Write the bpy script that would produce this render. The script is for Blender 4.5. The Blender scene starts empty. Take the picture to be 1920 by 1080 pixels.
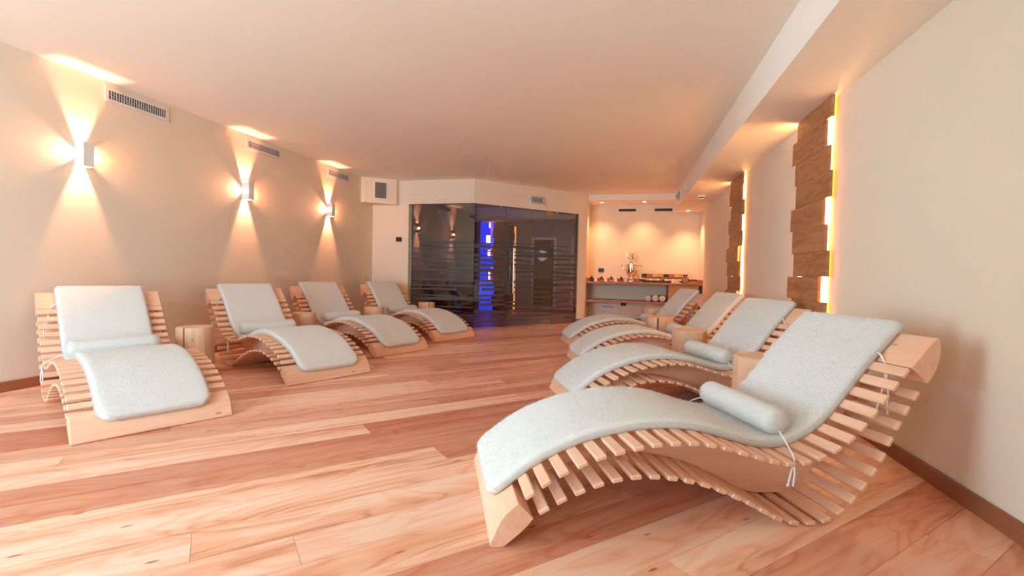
import bpy, bmesh, math, random
from mathutils import Vector, Matrix

random.seed(7)
SC = bpy.context.scene
COL = SC.collection
PI = math.pi

# ------------------------------------------------------------------ camera
F_PX, YAW, PITCH, ROLL, CAM_H = 899.754, math.radians(13.01064), math.radians(1.73835), math.radians(1.16754), 0.988
def camera_matrix():
    f = Vector((-math.sin(YAW) * math.cos(PITCH), math.cos(YAW) * math.cos(PITCH), -math.sin(PITCH)))
    r = Vector((math.cos(YAW), math.sin(YAW), 0))
    d = f.cross(r)
    c, s = math.cos(ROLL), math.sin(ROLL)
    r2 = c * r - s * d
    d2 = s * r + c * d
    M = Matrix((r2, -d2, -f)).transposed().to_4x4()
    M.translation = (0, 0, CAM_H)
    return M
cam_data = bpy.data.cameras.new('camera')
cam_data.sensor_width = 36
cam_data.lens = F_PX / 1920 * 36
cam_data.clip_start = 0.05
cam = bpy.data.objects.new('camera', cam_data)
COL.objects.link(cam)
cam.matrix_world = camera_matrix()
SC.camera = cam

# ------------------------------------------------------------------ view, world, daylight
SC.view_settings.view_transform = 'Standard'
SC.view_settings.look = 'None'
SC.view_settings.gamma = 1
SC.view_settings.use_curve_mapping = False
SC.view_settings.exposure = 1.0
world = bpy.data.worlds.new('daylight')
SC.world = world
world.use_nodes = True
bg = world.node_tree.nodes['Background']
bg.inputs[0].default_value = (0.60, 0.83, 1.0, 1)
bg.inputs[1].default_value = 12.3
SC.cycles.max_bounces = 7
SC.cycles.diffuse_bounces = 6
SC.cycles.use_adaptive_sampling = True
SC.cycles.adaptive_threshold = 0.09
SC.cycles.adaptive_min_samples = 16
SC.cycles.glossy_bounces = 3
SC.cycles.transparent_max_bounces = 10
SC.cycles.sample_clamp_indirect = 6.0
SC.cycles.caustics_reflective = False
SC.cycles.caustics_refractive = False

# room numbers (metres)
XL, XR, YB, YF, ZC = -4.6, 1.505, -1.9, 10.75, 2.65
Z_SOF, X_BEAM = 2.34, 0.985
WIN_L = (-1.3, 0.45, 0.05, 2.4)       # glazing in the lamp wall, beside the camera: y0 y1 z0 z1
WIN_R = (-4.45, -1.9, 0.05, 2.4)      # glazed rear wall behind the camera: x0 x1 z0 z1

def portal(name, loc, rot, sx, sy):
    l = bpy.data.lights.new(name, 'AREA')
    l.shape = 'RECTANGLE'; l.size = sx; l.size_y = sy
    l.cycles.is_portal = True
    o = bpy.data.objects.new(name, l); COL.objects.link(o)
    o.location = loc; o.rotation_euler = rot
    return o
portal('window_portal', (XL - 0.14, (WIN_L[0] + WIN_L[1]) / 2, 1.22), (0, -PI / 2, 0), 2.35, WIN_L[1] - WIN_L[0])
portal('window_portal', ((WIN_R[0] + WIN_R[1]) / 2, YB - 0.14, 1.22), (PI / 2, 0, 0), WIN_R[1] - WIN_R[0], 2.35)

# ------------------------------------------------------------------ node helpers
class NT:
    def __init__(self, name):
        self.m = bpy.data.materials.new(name)
        self.m.use_nodes = True
        self.t = self.m.node_tree
        self.t.nodes.clear()
        self.out = self.n('ShaderNodeOutputMaterial')
    def n(self, kind, **kw):
        nd = self.t.nodes.new(kind)
        for k, v in kw.items():
            if k.startswith('i_'):
                key = k[2:]
                nd.inputs[int(key) if key.isdigit() else key.replace('_', ' ')].default_value = v
            else:
                setattr(nd, k, v)
        return nd
    def l(self, a, b):
        self.t.links.new(a, b)
    def ramp(self, src, stops):
        r = self.n('ShaderNodeValToRGB')
        e = r.color_ramp.elements
        while len(e) < len(stops):
            e.new(0.5)
        for el, (p, c) in zip(e, stops):
            el.position = p
            el.color = (*c, 1) if len(c) == 3 else c
        self.l(src, r.inputs[0])
        return r.outputs[0]
    def mix(self, fac, a, b, blend='MIX'):
        m = self.n('ShaderNodeMix', data_type='RGBA', blend_type=blend)
        for s, v in ((m.inputs[0], fac), (m.inputs[6], a), (m.inputs[7], b)):
            if hasattr(v, 'is_linked'):
                self.l(v, s)
            elif isinstance(v, (int, float)):
                s.default_value = v
            else:
                s.default_value = (*v, 1)
        return m.outputs[2]
    def math(self, op, a, b=None):
        m = self.n('ShaderNodeMath', operation=op)
        for s, v in zip(m.inputs, (a, b)):
            if v is None: continue
            if hasattr(v, 'is_linked'): self.l(v, s)
            else: s.default_value = v
        return m.outputs[0]
    def bump(self, h, strength=0.2, dist=0.01):
        b = self.n('ShaderNodeBump')
        b.inputs['Strength'].default_value = strength
        b.inputs['Distance'].default_value = dist
        self.l(h, b.inputs['Height'])
        return b.outputs[0]
    def principled(self, col, rough=0.5, metal=0.0, normal=None, **kw):
        p = self.n('ShaderNodeBsdfPrincipled')
        if hasattr(col, 'is_linked'): self.l(col, p.inputs['Base Color'])
        else: p.inputs['Base Color'].default_value = (*col, 1)
        if hasattr(rough, 'is_linked'): self.l(rough, p.inputs['Roughness'])
        else: p.inputs['Roughness'].default_value = rough
        p.inputs['Metallic'].default_value = metal
        if normal is not None: self.l(normal, p.inputs['Normal'])
        for k, v in kw.items():
            p.inputs[k.replace('_', ' ')].default_value = v
        self.l(p.outputs[0], self.out.inputs[0])
        return p

def noise(t, vec, scale, detail=3.0, rough=0.5, dist=0.0):
    n = t.n('ShaderNodeTexNoise')
    n.inputs['Scale'].default_value = scale
    n.inputs['Detail'].default_value = detail
    n.inputs['Roughness'].default_value = rough
    n.inputs['Distortion'].default_value = dist
    if vec is not None: t.l(vec, n.inputs['Vector'])
    return n.outputs[0]

def wood(name, light, dark, ring=0.55, scale=1.0, rough=0.5, long_axis=0, knots=True, tone=False, deep=None, stops=None, kmin=0.55, kscale=(2.6, 7.5), streak=0.75):
    """Sawn softwood: long streaks, cathedral rings and a few knots along one local axis."""
    t = NT(name)
    tc = t.n('ShaderNodeTexCoord')
    oi = t.n('ShaderNodeObjectInfo')
    off = t.n('ShaderNodeVectorMath', operation='SCALE')
    off.inputs[0].default_value = (37.1, 53.7, 19.3)
    t.l(oi.outputs['Random'], off.inputs['Scale'])
    add = t.n('ShaderNodeVectorMath', operation='ADD')
    t.l(tc.outputs['Object'], add.inputs[0]); t.l(off.outputs[0], add.inputs[1])
    def stretched(a, b):
        mp = t.n('ShaderNodeMapping')
        s = [b, b, b]; s[long_axis] = a
        mp.inputs['Scale'].default_value = s
        t.l(add.outputs[0], mp.inputs['Vector'])
        return mp.outputs[0]
    fine = noise(t, stretched(1.6 * scale, 42 * scale), 1.0, 5, 0.65)
    broad = noise(t, stretched(0.55 * scale, 7.5 * scale), 1.0, 2, 0.5, 0.4)
    warp = noise(t, stretched(1.1 * scale, 4.5 * scale), 1.0, 2, 0.5, 0.6)
    rings = t.math('SINE', t.math('MULTIPLY', warp, 62.0))
    rings = t.math('MULTIPLY', t.math('ADD', rings, 1.0), 0.5)
    rings = t.math('MULTIPLY', t.math('POWER', rings, 2.2), ring)
    g = t.math('ADD', t.math('MULTIPLY', fine, 0.55), t.math('MULTIPLY', broad, streak))
    g = t.math('SUBTRACT', g, 0.30 + (streak - 0.75) * 0.5)
    g = t.math('ADD', g, t.math('MULTIPLY', rings, 0.32))
    col = t.ramp(g, [(0.12, light), (0.75, dark)] if stops is None else stops)
    if tone:
        sep = t.n('ShaderNodeSeparateColor')
        t.l(oi.outputs['Color'], sep.inputs[0])
        col = t.mix(sep.outputs[0], col, deep, 'MULTIPLY')
    if knots:
        v = t.n('ShaderNodeTexVoronoi')
        v.inputs['Scale'].default_value = 1.0
        t.l(stretched(kscale[0] * scale, kscale[1] * scale), v.inputs['Vector'])
        k = t.ramp(v.outputs['Distance'], [(0.03, (1, 1, 1)), (0.10, (0, 0, 0))])
        pick = t.n('ShaderNodeSeparateColor')
        t.l(v.outputs['Color'], pick.inputs[0])
        k = t.math('MULTIPLY', k, t.math('GREATER_THAN', pick.outputs[0], kmin))
        col = t.mix(k, col, (dark[0] * .52, dark[1] * .36, dark[2] * .30))
    nrm = t.bump(fine, 0.12, 0.003)
    t.principled(col, rough, normal=nrm)
    return t.m

def plain(name, col, rough=0.5, metal=0.0, grain=0.04, nscale=60.0, **kw):
    t = NT(name)
    tc = t.n('ShaderNodeTexCoord')
    n = noise(t, tc.outputs['Object'], nscale, 3)
    c = t.mix(n, tuple(x * (1 - grain) for x in col), tuple(min(1, x * (1 + grain)) for x in col))
    t.principled(c, rough, metal, **kw)
    return t.m

def plaster(name, col):
    t = NT(name)
    g = t.n('ShaderNodeNewGeometry')
    n1 = noise(t, g.outputs['Position'], 55, 4)
    n2 = noise(t, g.outputs['Position'], 1.3, 2)
    c = t.mix(n2, tuple(x * 0.97 for x in col), tuple(min(1, x * 1.02) for x in col))
    t.principled(c, 0.75, normal=t.bump(n1, 0.10, 0.002))
    return t.m

def emit(name, col, s):
    t = NT(name)
    e = t.n('ShaderNodeEmission')
    e.inputs[0].default_value = (*col, 1); e.inputs[1].default_value = s
    t.l(e.outputs[0], t.out.inputs[0])
    return t.m

def smoked_glass(name, tint, refl):
    t = NT(name)
    tr = t.n('ShaderNodeBsdfTransparent'); tr.inputs[0].default_value = (*tint, 1)
    gl = t.n('ShaderNodeBsdfGlossy'); gl.inputs['Roughness'].default_value = 0.0
    gl.inputs[0].default_value = (0.9, 0.92, 0.95, 1)
    fr = t.n('ShaderNodeFresnel'); fr.inputs[0].default_value = 1.5
    fac = t.math('MINIMUM', t.math('ADD', fr.outputs[0], refl), 1.0)
    mx = t.n('ShaderNodeMixShader')
    t.l(fac, mx.inputs[0]); t.l(tr.outputs[0], mx.inputs[1]); t.l(gl.outputs[0], mx.inputs[2])
    t.l(mx.outputs[0], t.out.inputs[0])
    return t.m

def fleece(name, col):
    t = NT(name)
    tc = t.n('ShaderNodeTexCoord')
    n1 = noise(t, tc.outputs['Object'], 150, 4, 0.7)
    n2 = noise(t, tc.outputs['Object'], 45, 3, 0.6)
    h = t.math('ADD', n1, n2)
    c = t.mix(n2, tuple(x * 0.95 for x in col), col)
    t.principled(c, 0.95, normal=t.bump(h, 0.5, 0.006), Sheen_Weight=0.35, Sheen_Roughness=0.5)
    return t.m

def rings_mat(name, light, dark):
    t = NT(name)
    tc = t.n('ShaderNodeTexCoord')
    w = t.n('ShaderNodeTexWave', wave_type='RINGS', rings_direction='Z')
    w.inputs['Scale'].default_value = 22
    w.inputs['Distortion'].default_value = 2.5
    w.inputs['Detail'].default_value = 2
    t.l(tc.outputs['Object'], w.inputs['Vector'])
    c = t.mix(w.outputs[1], light, dark)
    t.principled(c, 0.6)
    return t.m

M = {}
M['pier'] = plaster('pier_plaster', (0.80, 0.72, 0.61))
M['wall'] = plaster('cream_plaster', (0.81, 0.715, 0.575))
M['ceil'] = plaster('ceiling_plaster', (0.93, 0.86, 0.76))
M['floor'] = wood('larch_floor', (0.96, 0.56, 0.345), (0.74, 0.335, 0.165), ring=0.6, scale=1.0, rough=0.40, tone=True, deep=(0.66, 0.40, 0.33),
    stops=[(0.20, (0.95, 0.66, 0.49)), (0.40, (0.93, 0.54, 0.36)), (0.62, (0.82, 0.40, 0.24)), (0.88, (0.52, 0.19, 0.095))], kmin=0.30, kscale=(3.4, 11.0), streak=1.15)
M['base'] = wood('baseboard_wood', (0.36, 0.14, 0.065), (0.22, 0.075, 0.03), ring=0.2, rough=0.45, long_axis=1, knots=False)
M['spruce'] = wood('spruce', (0.89, 0.56, 0.38), (0.74, 0.39, 0.235), ring=0.3, scale=1.2, rough=0.55, long_axis=1, kmin=0.3, kscale=(3.0, 8.0))
M['slat'] = wood('spruce_slat', (0.89, 0.56, 0.38), (0.74, 0.39, 0.235), ring=0.2, scale=1.2, rough=0.5, long_axis=1, knots=False)
M['rib'] = wood('spruce_board', (0.89, 0.56, 0.38), (0.74, 0.39, 0.235), ring=0.3, scale=0.9, rough=0.55, long_axis=0)
M['stump'] = wood('peeled_log', (0.80, 0.53, 0.36), (0.58, 0.30, 0.165), ring=0.25, scale=1.6, rough=0.65, long_axis=2)
M['rings'] = rings_mat('log_end_grain', (0.80, 0.60, 0.45), (0.70, 0.47, 0.32))
M['panel'] = wood('larch_panel', (0.50, 0.235, 0.095), (0.28, 0.105, 0.036), ring=0.7, scale=1.0, rough=0.5, long_axis=1)
M['counter'] = wood('counter_wood', (0.48, 0.21, 0.10), (0.30, 0.115, 0.05), ring=0.3, rough=0.4, long_axis=0, knots=False)
M['cabinet'] = wood('cabinet_wood', (0.58, 0.29, 0.10), (0.44, 0.20, 0.06), ring=0.2, rough=0.45, long_axis=0, knots=False)
M['fleece'] = fleece('white_fleece', (0.75, 0.735, 0.695))
def fibre(name, col):
    t = NT(name)
    oi = t.n('ShaderNodeObjectInfo')
    d = t.n('ShaderNodeBsdfDiffuse'); tr = t.n('ShaderNodeBsdfTranslucent')
    c = t.mix(oi.outputs['Random'], col, tuple(x * .98 for x in col))
    t.l(c, d.inputs[0]); t.l(c, tr.inputs[0])
    mx = t.n('ShaderNodeMixShader'); mx.inputs[0].default_value = .5
    t.l(d.outputs[0], mx.inputs[1]); t.l(tr.outputs[0], mx.inputs[2]); t.l(mx.outputs[0], t.out.inputs[0])
    return t.m
M['fibre'] = fibre('wool_fibre', (0.84, 0.83, 0.795))
M['towel'] = fleece('towel_cotton', (0.86, 0.78, 0.70))
M['cord'] = plain('white_cord', (0.86, 0.85, 0.83), 0.8)
M['white'] = plain('white_paint', (0.84, 0.82, 0.78), 0.5)
M['vent'] = plain('vent_metal', (0.74, 0.70, 0.66), 0.5)
M['dark'] = plain('dark_void', (0.02, 0.017, 0.015), 0.8)
M['black'] = plain('black_plastic', (0.012, 0.012, 0.013), 0.35)
M['grey'] = plain('grey_mesh', (0.17, 0.155, 0.14), 0.8, grain=0.25, nscale=400)
M['steel'] = plain('brushed_steel', (0.72, 0.66, 0.58), 0.25, 1.0)
M['chrome'] = plain('polished_silver', (0.86, 0.80, 0.70), 0.12, 1.0)
M['brass'] = plain('bronze_hinge', (0.45, 0.30, 0.14), 0.45, 0.6)
M['glass'] = smoked_glass('smoked_glass', (0.56, 0.55, 0.55), 0.10)
M['clear'] = smoked_glass('clear_glass', (0.95, 0.97, 0.97), 0.02)
M['film'] = plain('frosted_film', (0.085, 0.080, 0.078), 0.7)
M['glassedge'] = plain('green_glass_edge', (0.30, 0.34, 0.24), 0.3)
M['ledwarm'] = emit('led_strip', (1.0, 0.50, 0.17), 30.0)
M['bulb'] = emit('warm_bulb', (1.0, 0.56, 0.27), 60.0)
M['spotdisc'] = emit('downlight_disc', (1.0, 0.66, 0.38), 14.0)
M['blueled'] = emit('blue_led', (0.01, 0.05, 1.0), 1.8)
M['acrylic'] = plain('clear_acrylic', (0.45, 0.44, 0.43), 0.4)
M['frame'] = plain('window_frame', (0.62, 0.60, 0.57), 0.4)
M['doorframe'] = plain('pale_door_frame', (0.80, 0.90, 0.88), 0.4)
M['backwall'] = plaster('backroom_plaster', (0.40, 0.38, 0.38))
M['green'] = plain('olive_card', (0.20, 0.20, 0.06), 0.6)
M['red'] = plain('red_card', (0.62, 0.07, 0.06), 0.6)
M['orange'] = plain('orange_card', (0.75, 0.30, 0.05), 0.6)
M['yellow'] = plain('yellow_card', (0.72, 0.50, 0.14), 0.6)
M['cream'] = plain('cream_paper', (0.82, 0.72, 0.58), 0.7)
M['pink'] = plain('pink_paper', (0.75, 0.36, 0.30), 0.7)
M['amber'] = plain('amber_bottle', (0.05, 0.018, 0.008), 0.2)
M['darkpaper'] = plain('dark_magazine', (0.09, 0.075, 0.07), 0.5)
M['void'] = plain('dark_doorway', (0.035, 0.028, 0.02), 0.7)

# ------------------------------------------------------------------ mesh helpers
def link(name, mesh, mat=None, parent=None, loc=None, rot=None):
    o = bpy.data.objects.new(name, mesh)
    COL.objects.link(o)
    if mat is not None and not mesh.materials:
        mesh.materials.append(M[mat] if isinstance(mat, str) else mat)
    if parent is not None: o.parent = parent
    if loc is not None: o.location = loc
    if rot is not None: o.rotation_euler = rot
    return o
def to_mesh(bm, name, smooth=False, angle=None):
    bmesh.ops.recalc_face_normals(bm, faces=bm.faces)
    me = bpy.data.meshes.new(name)
    bm.to_mesh(me); bm.free()
    if smooth:
        me.shade_smooth() if hasattr(me, 'shade_smooth') else None
        for p in me.polygons: p.use_smooth = True
        if angle is not None and hasattr(me, 'set_sharp_from_angle'):
            me.set_sharp_from_angle(angle=angle)
    return me
def tag(o, label, cat=None, group=None):
    o['label'] = label
    if cat: o['category'] = cat
    if group: o['group'] = group
    return o
def struct(o, label=None):
    o['kind'] = 'structure'
    if label: o['label'] = label
    return o
def thing(name, label, cat, loc=(0, 0, 0), rotz=0.0, group=None):
    o = bpy.data.objects.new(name, None)
    COL.objects.link(o)
    o.empty_display_size = 0.1
    o.location = loc; o.rotation_euler = (0, 0, rotz)
    return tag(o, label, cat, group)
def add_box(bm, x0, x1, y0, y1, z0, z1, mat4=None):
    vs = [bm.verts.new((x, y, z)) for x in (x0, x1) for y in (y0, y1) for z in (z0, z1)]
    fs = [(0, 1, 3, 2), (4, 6, 7, 5), (0, 4, 5, 1), (2, 3, 7, 6), (0, 2, 6, 4), (1, 5, 7, 3)]
    for f in fs: bm.faces.new([vs[i] for i in f])
    if mat4 is not None: bmesh.ops.transform(bm, matrix=mat4, verts=vs)
    return vs
def box_mesh(name, x0, x1, y0, y1, z0, z1, bevel=0.0, seg=1):
    bm = bmesh.new()
    add_box(bm, x0, x1, y0, y1, z0, z1)
    bmesh.ops.recalc_face_normals(bm, faces=bm.faces)
    if bevel: bmesh.ops.bevel(bm, geom=bm.edges[:], offset=bevel, segments=seg, affect='EDGES', profile=0.5)
    return to_mesh(bm, name)
def boxes_mesh(name, lst):
    bm = bmesh.new()
    for b in lst: add_box(bm, *b)
    return to_mesh(bm, name)
def add_prism(bm, pts, axis, a, b):
    """extrude a polygon along an axis; pts are 2-D in the other two axes (in order)"""
    def co(p, h):
        return {0: (h, p[0], p[1]), 1: (p[0], h, p[1]), 2: (p[0], p[1], h)}[axis]
    A = [bm.verts.new(co(p, a)) for p in pts]
    B = [bm.verts.new(co(p, b)) for p in pts]
    bm.faces.new(A); bm.faces.new(B[::-1])
    for i in range(len(pts)):
        j = (i + 1) % len(pts)
        bm.faces.new((A[i], B[i], B[j], A[j]))
    return A + B
def prism_mesh(name, pts, axis, a, b, bevel=0.0, smooth=False):
    bm = bmesh.new()
    add_prism(bm, pts, axis, a, b)
    bmesh.ops.recalc_face_normals(bm, faces=bm.faces)
    if bevel: bmesh.ops.bevel(bm, geom=bm.edges[:], offset=bevel, segments=2, affect='EDGES', profile=0.5)
    return to_mesh(bm, name, smooth, math.radians(35))
def add_lathe(bm, prof, seg=24, c=(0, 0, 0)):
    rings = []
    for r, z in prof:
        if r < 1e-5:
            rings.append([bm.verts.new((c[0], c[1], c[2] + z))])
        else:
            rings.append([bm.verts.new((c[0] + r * math.cos(2 * PI * i / seg), c[1] + r * math.sin(2 * PI * i / seg), c[2] + z)) for i in range(seg)])
    for a, b in zip(rings, rings[1:]):
        for i in range(seg):
            j = (i + 1) % seg
            if len(a) == 1 and len(b) == 1: continue
            if len(a) == 1: bm.faces.new((a[0], b[i], b[j]))
            elif len(b) == 1: bm.faces.new((a[i], a[j], b[0]))
            else: bm.faces.new((a[i], a[j], b[j], b[i]))
def lathe_mesh(name, prof, seg=24):
    bm = bmesh.new()
    add_lathe(bm, prof, seg)
    return to_mesh(bm, name, True, math.radians(40))
def add_tube(bm, pts, r, seg=6, cap=True):
    pts = [Vector(p) for p in pts]
    rings = []
    up = Vector((0, 0, 1))
    for i, p in enumerate(pts):
        t = (pts[min(i + 1, len(pts) - 1)] - pts[max(i - 1, 0)]).normalized()
        a = t.cross(up)
        if a.length < 1e-3: a = t.cross(Vector((1, 0, 0)))
        a.normalize(); b = t.cross(a)
        rr = r[i] if isinstance(r, (list, tuple)) else r
        rings.append([bm.verts.new(p + (a * math.cos(2 * PI * k / seg) + b * math.sin(2 * PI * k / seg)) * rr) for k in range(seg)])
    for A, B in zip(rings, rings[1:]):
        for k in range(seg):
            j = (k + 1) % seg
            bm.faces.new((A[k], A[j], B[j], B[k]))
    if cap:
        bm.faces.new(rings[0]); bm.faces.new(rings[-1])
def tube_mesh(name, pts, r, seg=6):
    bm = bmesh.new()
    add_tube(bm, smooth_path(pts), r, seg)
    return to_mesh(bm, name, True, math.radians(60))
def smooth_path(pts, k=6):
    pts = [Vector(p) for p in pts]
    if len(pts) < 3: return pts
    out = []
    for i in range(len(pts) - 1):
        p0 = pts[max(i - 1, 0)]; p1 = pts[i]; p2 = pts[i + 1]; p3 = pts[min(i + 2, len(pts) - 1)]
        for j in range(k):
            t = j / k
            out.append(0.5 * ((2 * p1) + (p2 - p0) * t + (2 * p0 - 5 * p1 + 4 * p2 - p3) * t * t + (3 * p1 - p0 - 3 * p2 + p3) * t ** 3))
    out.append(pts[-1])
    return out

# ------------------------------------------------------------------ the shell of the room
S2 = math.sqrt(0.5)
floor = struct(link('floor', box_mesh('floor', XL - 0.1, XR + 0.1, YB - 0.1, 15.2, -0.12, -0.022), 'dark'), 'larch plank floor laid on the diagonal')
struct(link('ceiling', box_mesh('ceiling', XL - 0.1, XR + 0.15, YB - 0.1, 15.2, ZC, ZC + 0.1), 'ceil'), 'smooth plastered ceiling')
struct(link('trim_1', box_mesh('beam', X_BEAM, XR + 0.15, YB, YF + 0.1, Z_SOF, ZC), 'ceil'), 'dropped plaster beam along the panelled wall')
struct(link('wall_left', boxes_mesh('wall_left', [(XL - 0.12, XL, WIN_L[1], 15.2, -0.02, ZC), (XL - 0.12, XL, YB, WIN_L[0], -0.02, ZC),
    (XL - 0.12, XL, WIN_L[0], WIN_L[1], -0.02, WIN_L[2]), (XL - 0.12, XL, WIN_L[0], WIN_L[1], WIN_L[3], ZC)]), 'wall'), 'plastered wall with three lit sconces')
struct(link('wall_right', boxes_mesh('wall_right', [
    (XR, XR + 0.15, YB, 9.8, -0.02, ZC), (XR + 0.035, XR + 0.15, 9.8, YF + 0.1, -0.02, ZC)]), 'wall'), 'plastered wall with two backlit wood panels')
x0, x1, z0, z1 = WIN_R
struct(link('wall_rear', boxes_mesh('wall_rear', [
    (XL - 0.12, x0, YB - 0.12, YB, -0.02, ZC), (x1, XR + 0.15, YB - 0.12, YB, -0.02, ZC),
    (x0, x1, YB - 0.12, YB, -0.02, z0), (x0, x1, YB - 0.12, YB, z1, ZC)]), 'wall'), 'plastered wall behind the camera')
GX0, GXC, GYC, GZ = -3.87, -2.61, 8.18, 2.225        # glass opening: start, corner, head height
bm = bmesh.new()
add_box(bm, XL, GX0, 8.2, 8.36, -0.02, ZC)
add_prism(bm, [(GX0, 8.2), (GXC, GYC), (-0.91, 9.88), (-1.03, 10.0), (GXC - 0.06, GYC + 0.18), (GX0, 8.36)], 2, GZ, ZC)
add_prism(bm, [(-0.91, 9.88), (-0.775, 10.015), (-0.755, 10.06), (-0.755, YF + 0.1), (-1.0, YF + 0.1), (-1.0, 9.97)], 2, -0.02, ZC)
struct(link('wall_back', to_mesh(bm, 'wall_back'), 'wall'), 'angled plaster wall framing the smoked glass')
struct(link('wall_niche', box_mesh('wall_niche', -1.0, XR + 0.15, YF, YF + 0.12, -0.02, ZC), 'wall'), 'back wall of the lit tea niche')
struct(link('trim_2', box_mesh('niche_head', -0.765, X_BEAM, 10.1, YF, 2.53, ZC), 'ceil'), 'plaster bulkhead over the tea niche')
# baseboards
def baseboard(name, lst, mat='base'):
    bm = bmesh.new()
    for b in lst:
        if len(b) == 6: add_box(bm, *b)
        else: add_prism(bm, b[0], 2, 0, b[1])
    bmesh.ops.recalc_face_normals(bm, faces=bm.faces)
    bmesh.ops.bevel(bm, geom=[e for e in bm.edges if all(v.co.z > 0.07 for v in e.verts)], offset=0.004, segments=1, affect='EDGES')
    return struct(link(name, to_mesh(bm, name), mat))
BH = 0.082
def run(y0, y1, step):
    out = []; y = y0
    while y < y1:
        out.append((y, min(y + step, y1) - 0.0015)); y += step
    return out
baseboard('baseboard_left', [(XL, XL + 0.016, a, b, 0, BH) for a, b in run(0.5, 8.2, 2.2)])
baseboard('baseboard_right', [(XR - 0.016, XR, a, b, 0, BH) for a, b in run(2.61 - 4.4, 9.8, 2.2)])
baseboard('baseboard_back', [(XL + 0.016, GX0, 8.184, 8.2, 0, BH), ([(-0.917, 9.862), (-0.7665, 10.012), (-0.775, 10.02), (-0.925, 9.87)], BH)])
baseboard('baseboard_niche', [(-0.74, 0.88, YF - 0.014, YF, 0, 0.06), (-0.754, -0.74, 10.07, YF, 0, 0.06)])

# floor planks, each its own piece, laid at 45 degrees
def clip(poly, lo, hi):
    for ax, lim, sgn in ((0, lo[0], 1), (0, hi[0], -1), (1, lo[1], 1), (1, hi[1], -1)):
        out = []
        for i in range(len(poly)):
            a, b = poly[i], poly[(i + 1) % len(poly)]
            da, db = sgn * (a[ax] - lim), sgn * (b[ax] - lim)
            if da >= 0: out.append(a)
            if da * db < 0:
                t = da / (da - db)
                out.append((a[0] + (b[0] - a[0]) * t, a[1] + (b[1] - a[1]) * t))
        poly = out
        if not poly: return poly
    return poly
D = Vector((S2, S2)); N = Vector((-S2, S2))
PW = 0.2
JOINTS = {2.9: (0.82, 0.9), 2.3: (1.06, 0.85), 1.9: (-0.064, 0.05), 1.7: (0.254, 0.15), 3.7: (2.256, 0.6), 1.5: (1.605, 0.75)}
rngp = random.Random(11)
row = -2.9
while row < 14.2:
    row = round(row, 3)
    spec = JOINTS.get(row)
    start = spec[0] if spec else rngp.uniform(0, 2.6)
    L = 2.75
    k = -7
    while k < 7:
        s0 = start + k * L; s1 = s0 + L
        base = D * s0 + N * row
        quad = [D * a + N * b for a, b in ((s0 + .0006, row + .0006), (s1 - .0006, row + .0006), (s1 - .0006, row + PW - .0006), (s0 + .0006, row + PW - .0006))]
        poly = clip([(q.x, q.y) for q in quad], (XL, YB), (XR + (0.035 if False else 0), 14.6))
        toned = rngp.random()
        if len(poly) >= 3:
            loc = [((Vector(p) - base).dot(D), (Vector(p) - base).dot(N)) for p in poly]
            area = abs(sum(loc[i][0] * loc[(i + 1) % len(loc)][1] - loc[(i + 1) % len(loc)][0] * loc[i][1] for i in range(len(loc)))) / 2
            if area > 0.004:
                bm = bmesh.new()
                add_prism(bm, loc, 2, -0.022, 0.0)
                o = link('plank', to_mesh(bm, 'plank'), 'floor', floor, (base.x, base.y, 0), (0, 0, PI / 4))
                tn = toned ** 2.2
                if spec and k == 0: tn = spec[1]
                if spec and k == -1: tn = 0.05
                o.color = (tn, rngp.random(), 0, 1)
        k += 1
    row += PW

# windows that let the daylight in
def window(name, label, frame_boxes, pane_boxes):
    f = struct(link(name, boxes_mesh(name, frame_boxes), 'frame'), label)
    for p in pane_boxes:
        link('pane', box_mesh('pane', *p), 'clear', f)
y0, y1, z0, z1 = WIN_L
ym = (y0 + y1) / 2
window('window_1', 'tall grey framed window in the lamp wall', [
    (XL - 0.1, XL - 0.03, y0, y0 + .06, z0, z1), (XL - 0.1, XL - 0.03, y1 - .06, y1, z0, z1), (XL - 0.1, XL - 0.03, ym - .04, ym + .04, z0 + .06, z1 - .06),
    (XL - 0.1, XL - 0.03, y0 + .06, y1 - .06, z0, z0 + .06), (XL - 0.1, XL - 0.03, y0 + .06, y1 - .06, z1 - .06, z1)],
    [(XL - 0.07, XL - 0.06, y0 + .06, ym - .04, z0 + .06, z1 - .06), (XL - 0.07, XL - 0.06, ym + .04, y1 - .06, z0 + .06, z1 - .06)])
x0, x1, z0, z1 = WIN_R
xm = (x0 + x1) / 2
window('window_2', 'wide grey framed window behind the camera', [
    (x0, x0 + .06, YB - .1, YB - .03, z0, z1), (x1 - .06, x1, YB - .1, YB - .03, z0, z1), (xm - .04, xm + .04, YB - .1, YB - .03, z0 + .06, z1 - .06),
    (x0 + .06, x1 - .06, YB - .1, YB - .03, z0, z0 + .06), (x0 + .06, x1 - .06, YB - .1, YB - .03, z1 - .06, z1)],
    [(x0 + .06, xm - .04, YB - .07, YB - .06, z0 + .06, z1 - .06), (xm + .04, x1 - .06, YB - .07, YB - .06, z0 + .06, z1 - .06)])

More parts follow.
